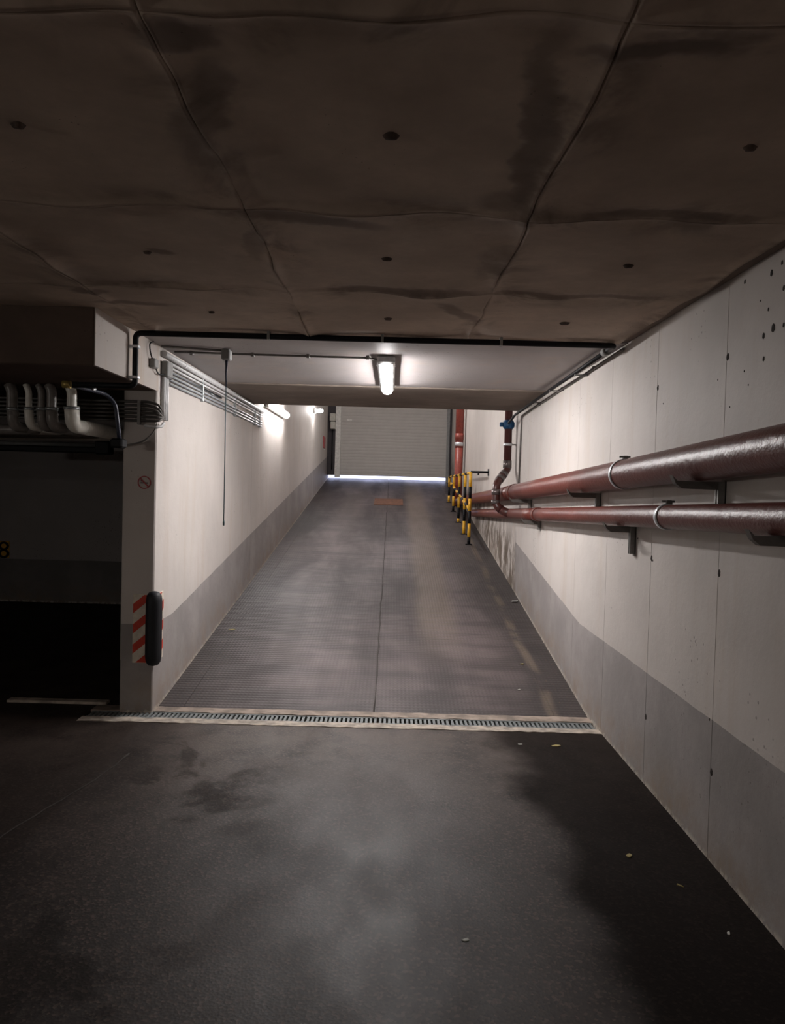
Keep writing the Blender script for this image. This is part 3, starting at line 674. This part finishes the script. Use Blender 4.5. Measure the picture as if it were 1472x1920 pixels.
s = MB().tube([(XP, 11.2, ZT + .005), (XR - .002, 11.2, ZT + .005)], .017, 10); s.box(XR - .012, XR - .001, 11.15, 11.25, ZT - .045, ZT + .055, c=.002); s.box(1.23, 1.25, 11.17, 11.23, ZT - .04, ZT, c=.004); s.build('wall_arm', M_BLACK, rl)

# ------------------------------------------------------------------ hazard plates and rubber bumper on the pier corner
hz = empty('corner_guard', (XL, YP, .32), 'red and white striped corner guard with a black rubber bumper', 'corner guard')
z0, z1 = .335, .795
MB().box(-1.705, -1.60, YP - .010, YP - .001, z0, z1, c=.002).build('front_plate', M_STRIPW, hz)
MB().box(XL + .001, XL + .010, YP + .02, YP + .19, z0, z1, c=.002).build('side_plate', M_STRIPW, hz)
def clip_band(a0, a1, lo_, hi_, slope, zb, wd):
    # parallelogram between a0..a1 clipped to z range
    P = [(a0, zb), (a1, zb + slope), (a1, zb + slope + wd), (a0, zb + wd)]
    def cl(P, f, s_):
        out = []
        for i in range(len(P)):
            p, q = P[i], P[(i + 1) % len(P)]; pi, qi = s_ * (p[1] - f) >= 0, s_ * (q[1] - f) >= 0
            if pi: out.append(p)
            if pi != qi: t = (f - p[1]) / (q[1] - p[1]); out.append((p[0] + t * (q[0] - p[0]), f))
        return out
    P = cl(P, lo_, 1); return cl(P, hi_, -1) if P else P
for k in range(5):
    P = clip_band(-1.703, -1.602, z0 + .003, z1 - .003, .085, z0 - .085 + k * .136 + .01, .062)
    if len(P) > 2: MB().prism(P, 'y', YP - .0115, YP - .0095).build('red_stripe', M_RED, hz)
    P = clip_band(YP + .022, YP + .188, z0 + .003, z1 - .003, .10, z0 - .085 + k * .136 + .055, .062)
    if len(P) > 2: MB().prism(P, 'x', XL + .0095, XL + .0115).build('red_stripe', M_RED, hz)
s = MB(); cz = [(.318, .012), (.325, .034), (.345, .048), (.375, .053), (.40, .054), (.70, .054), (.76, .053), (.79, .048), (.81, .034), (.817, .012)]
s.tube([(XL + .004, YP - .004, q) for q, _ in cz], [r for _, r in cz], 20); s.build('rubber_bumper', M_RUBBER, hz)
lp = MB().box(-1.800, -1.791, YP + .03, YP + .16, .34, .79, c=.002); tag(lp.build('side_guard_plate', M_STRIPW), 'thin cream guard plate seen edge-on on the hidden side of the pier', 'guard plate')
# no-smoking style roundel on the pier
ns = empty('prohibition_sign', (-1.63, YP, 1.528), 'small round red prohibition sign on the pier face', 'sign')
s = MB(); ringmesh(s, -1.645, 1.540, .044, .0065, YP - .004, YP - .0005, k=28); s.build('ring', M_SIGNRED, ns)
s = MB(); d = .030; s.prism([(-1.645 - d - .003, 1.540 + d - .003), (-1.645 - d + .003, 1.540 + d + .003), (-1.645 + d + .003, 1.540 - d + .003), (-1.645 + d - .003, 1.540 - d - .003)], 'y', YP - .0045, YP - .001); s.build('slash', M_SIGNRED, ns)
s = MB().box(-1.670, -1.622, YP - .0035, YP - .001, 1.533, 1.541); s.box(-1.668, -1.662, YP - .0035, YP - .001, 1.546, 1.558); s.build('cigarette_mark', M_INK, ns)

# ------------------------------------------------------------------ conduits on the left wall
cb = empty('conduit_bundle', (XL, 7.2, 2.3), 'bundle of grey conduits along the top of the left ramp wall', 'conduit')
for i in range(6):
    z = 2.225 + i * .028; x = XL + .012; y1 = 9.15 if i != 3 else 6.6; y0_ = 5.385
    MB().tube([(x, y0_, z), (x, 7.0, z + .006), (x, y1, z)], .0095 if i < 5 else .012, 8).build('conduit_run', M_CONDUIT if i < 4 else M_CONDW, cb)
MB().tube([(XL + .02, 5.22, 2.405), (XL + .02, 7.2, 2.41), (XL + .02, 9.2, 2.405)], .021, 12).build('thick_tube', M_CONDW, cb)
MB().tube([(XL + .02, 5.70, 2.406), (XL + .02, 5.74, 2.406)], .0235, 12).build('tube_socket', M_CONDW, cb)
for q in (6.3, 7.6, 8.7, 9.0): MB().box(XL + .0, XL + .026, q - .01, q + .01, 2.205, 2.39, c=.002).build('saddle_clip', M_GALV, cb)
vc = empty('riser_conduits', (XL, 5.30, 2.0), 'short vertical pale conduits rising on the pier corner', 'conduit')
for i, q in enumerate((5.235, 5.275, 5.315)):
    MB().tube([(XL + .016, q, 1.965), (XL + .016, q, 2.25)], .014, 10).build('conduit_run', M_CONDW, vc)
MB().box(XL + .0, XL + .05, 5.22, 5.34, 2.25, 2.36, c=.008).build('junction_box', M_BOX, vc)
for i in range(4): MB().tube([(XL + .03, 5.335, 2.262 + .026 * i), (XL + .025, 5.375, 2.262 + .024 * i)], .011, 8).build('gland', M_BLACK, vc)
sb = empty('small_sensor_box', (XL, 5.0, 2.3), 'small grey sensor box on the header side with a thin wire', 'box')
MB().box(XL + .001, XL + .04, 4.965, 5.045, 2.275, 2.335, c=.006).build('casing', M_BOX, sb)
MB().tube(fillet([(XL + .02, 4.97, 2.33), (XL + .02, 4.93, 2.36), (XL + .015, 4.92, 2.42), (XL + .02, 4.99, ZC - .006)], .03), .0045, 6).build('wire', M_BLACK, sb)
MB().tube(fillet([(XL + .02, 5.04, 2.285), (XL + .02, 5.10, 2.25), (XL + .02, 5.20, 2.262), (XL + .03, 5.23, 2.27)], .03), .0045, 6).build('wire', M_BLACK, sb)

# conduits that cross the dark bay and wrap round the pier
bay = empty('bay_conduits', (-2.5, 5.08, 2.0), 'row of thin dark conduits crossing the bay under the header beam', 'conduit')
for i in range(6):
    z = 1.947 + i * .025; y = YP - .020
    MB().tube(fillet([(-5.5, y, z + .002 * i), (-2.2, y, z), (-1.615, y, z), (XL + .022, y + .006, z - .02 if i > 2 else z), (XL + .022, YP + .045 + .02 * (i % 3), 1.975)], .03), .0085, 8).build('conduit_run', M_DKCOND, bay)
for q in (-3.2, -2.4, -1.68): MB().box(q - .01, q + .01, YP - .034, YP - .004, 1.92, 2.08, c=.002).build('saddle_clip', M_STEEL, bay)
MB().tube([(-1.64, YP - .03, 1.915), (-1.56, YP - .028, 1.905), (XL + .03, YP + .01, 1.915), (XL + .03, YP + .06, 1.94)], .010, 8).build('wrapped_cable', M_CONDW, bay)
MB().tube(fillet([(-1.56, YP - .025, 1.93), (-1.575, YP - .03, 1.88), (-1.64, YP - .03, 1.81), (-1.74, YP - .03, 1.785), (-1.86, YP - .02, 1.77)], .05), .0055, 8).build('sagging_cable', M_STEEL, bay)

# ------------------------------------------------------------------ pale insulated pipes hanging under the header
def insul(x, y0, zt, zb, ye, label, r1, r2, mat=M_INSUL):
    e = empty('insulated_pipe', (x, y0, zb), label, 'pipe')
    MB().tube(fillet([(x - .02, y0 - .0, 2.143), (x, y0, zt), (x, y0, zb + .10), (x + .012, y0 + .01, zb + .06)], .03), r1, 16).build('drop_length', mat, e)
    MB().tube(fillet([(x + .008, y0 + .005, zb + .09), (x + .012, y0 + .012, zb + .01), (x + .02, y0 + .10, zb)], .06, 8), [r1] * 3 + [r1 + .004] * 3 + [r2] * 6, 16).build('elbow', mat, e) if False else None
    MB().tube(fillet([(x, y0, zb + .12), (x + .005, y0 + .005, zb), (x + .02, y0 + .16, zb)], .09, 8), r2 * .98, 16).build('elbow', mat, e)
    MB().tube(fillet([(x + .018, y0 + .13, zb), (x + .045, ye, zb), (x - .9, ye + .02, zb - .01)], .09, 8), r2, 16).build('run_length', mat, e)
    MB().tube([(x, y0, zb + .10), (x, y0, zb + .118)], r2 + .003, 16).build('jacket_band', M_GALV, e)
insul(-2.03, 4.90, 2.10, 1.885, 5.75, 'brightest pale insulated pipe with an elbow, nearest the pier', .030, .046)
insul(-2.165, 4.92, 2.10, 1.880, 5.62, 'second dull insulated pipe from the pier, under the header', .030, .036, M_INSULD)
insul(-2.235, 4.93, 2.10, 1.878, 5.50, 'third dull insulated pipe from the pier, under the header', .022, .030, M_INSULD)
insul(-2.32, 4.94, 2.10, 1.880, 5.38, 'slim pale pipe with a bright highlight, fourth from the pier', .020, .028)
insul(-2.43, 4.95, 2.10, 1.876, 5.26, 'leftmost grey insulated pipe under the header', .034, .034, M_INSULD)
hs = empty('dark_hose', (-1.76, 4.9, 1.8), 'dark blue hose hanging beside the pier under the header beam', 'hose')
MB().tube(fillet([(-1.93, 4.63, 2.108), (-1.88, 4.72, 2.10), (-1.80, 4.86, 2.085), (-1.755, 4.90, 2.03), (-1.745, 4.92, 1.90), (-1.74, 4.94, 1.80)], .05), .013, 10).build('hose_run', M_HOSE, hs)
MB().box(-1.79, -1.71, 4.90, 5.0, 1.755, 1.815, c=.01).build('end_fitting', M_BLACK, hs)
MB().tube([(-1.86, 4.76, 2.106), (-1.845, 4.785, 2.103)], .019, 12).build('hose_clip', M_CLAMP, hs)
MB().tube([(-1.96, 4.60, 2.108), (-1.915, 4.60, 2.108)], .0225, 12).build('brass_union', M_BRASS, hs)
# unlit dark fitting on the bay's back
uf = empty('dark_batten', (-4.0, 8.2, 1.86), 'dark unlit batten hanging in the bay beyond the pipes', 'fitting')
MB().box(-4.6, -2.78, 7.62, 7.72, 1.81, 1.87, c=.01).build('body', M_BLACK, uf); MB().tube([(-4.6, 7.67, 1.885), (-2.92, 7.67, 1.885)], .026, 12).build('tube_cover', M_BOX, uf)
MB().box(-2.92, -2.78, 7.60, 7.74, 1.80, 1.93, c=.01).build('end_cap', M_BLACK, uf)
for q in (-4.2, -3.3): MB().tube([(q, 7.67, 1.9), (q, 7.67, 2.30)], .005, 6).build('hanger_rod', M_STEEL, uf)

# ------------------------------------------------------------------ litter
def scrap(x, y, z, r, mat, name, label, cat, rz=0.0, flat=.5):
    s = MB(); k = 9; top = []; 
    for t in range(k):
        a = 2 * math.pi * t / k; q = r * (1 + random.uniform(-.25, .25)); u_, v_ = q * math.cos(a), q * flat * math.sin(a)
        top.append((x + u_ * math.cos(rz) - v_ * math.sin(rz), y + u_ * math.sin(rz) + v_ * math.cos(rz), z + random.uniform(.002, .006)))
    s.loft([[(p[0], p[1], z + .0005) for p in top], top], 0, False); tag(s.build(name, mat), label, cat)
scrap(1.057, 3.27, 0, .018, M_LEAF, 'dry_leaf', 'small yellowish dry leaf on the dark floor near the right wall', 'leaf', .8)
scrap(.294, 2.618, 0, .014, M_PAPER, 'paper_scrap', 'tiny pale scrap in the middle of the floor', 'litter', .2)
scrap(1.184, 3.027, 0, .013, M_LEAF, 'twig_piece', 'brown twig bit behind the yellowish leaf near the right wall', 'litter', 2.4, .25)
scrap(1.235, 2.70, 0, .010, M_PAPER, 'paper_scrap', 'tiny pale scrap close to the right wall at the right edge', 'litter', 1.2)
scrap(1.04, 4.68, 0, .034, M_LEAF, 'leaf_litter', 'patch of crumbled leaves just in front of the drain on the right', 'litter', .3, .4)
scrap(.822, 4.69, 0, .014, M_PAPER, 'paper_scrap', 'tiny pale scrap in front of the drain', 'litter', .1)
for (x, y, r, mt, nm, lb) in ((1.335, 8.2, .045, M_PAPER, 'paper_scrap', 'white crumpled scrap at the foot of the right ramp wall'), (1.10, 6.30, .017, M_LEAF, 'dry_leaf', 'small green-yellow leaf on the right side of the ramp'), (.99, 5.75, .012, M_PAPER, 'pebble', 'small pale pebble on the right side of the ramp'), (-1.42, 7.0, .03, M_LEAF, 'dry_leaf', 'brown leaf along the left edge of the ramp')):
    scrap(x, y, zr(y) + .003, r, mt, nm, lb, 'leaf' if nm == 'dry_leaf' else 'litter', .5)
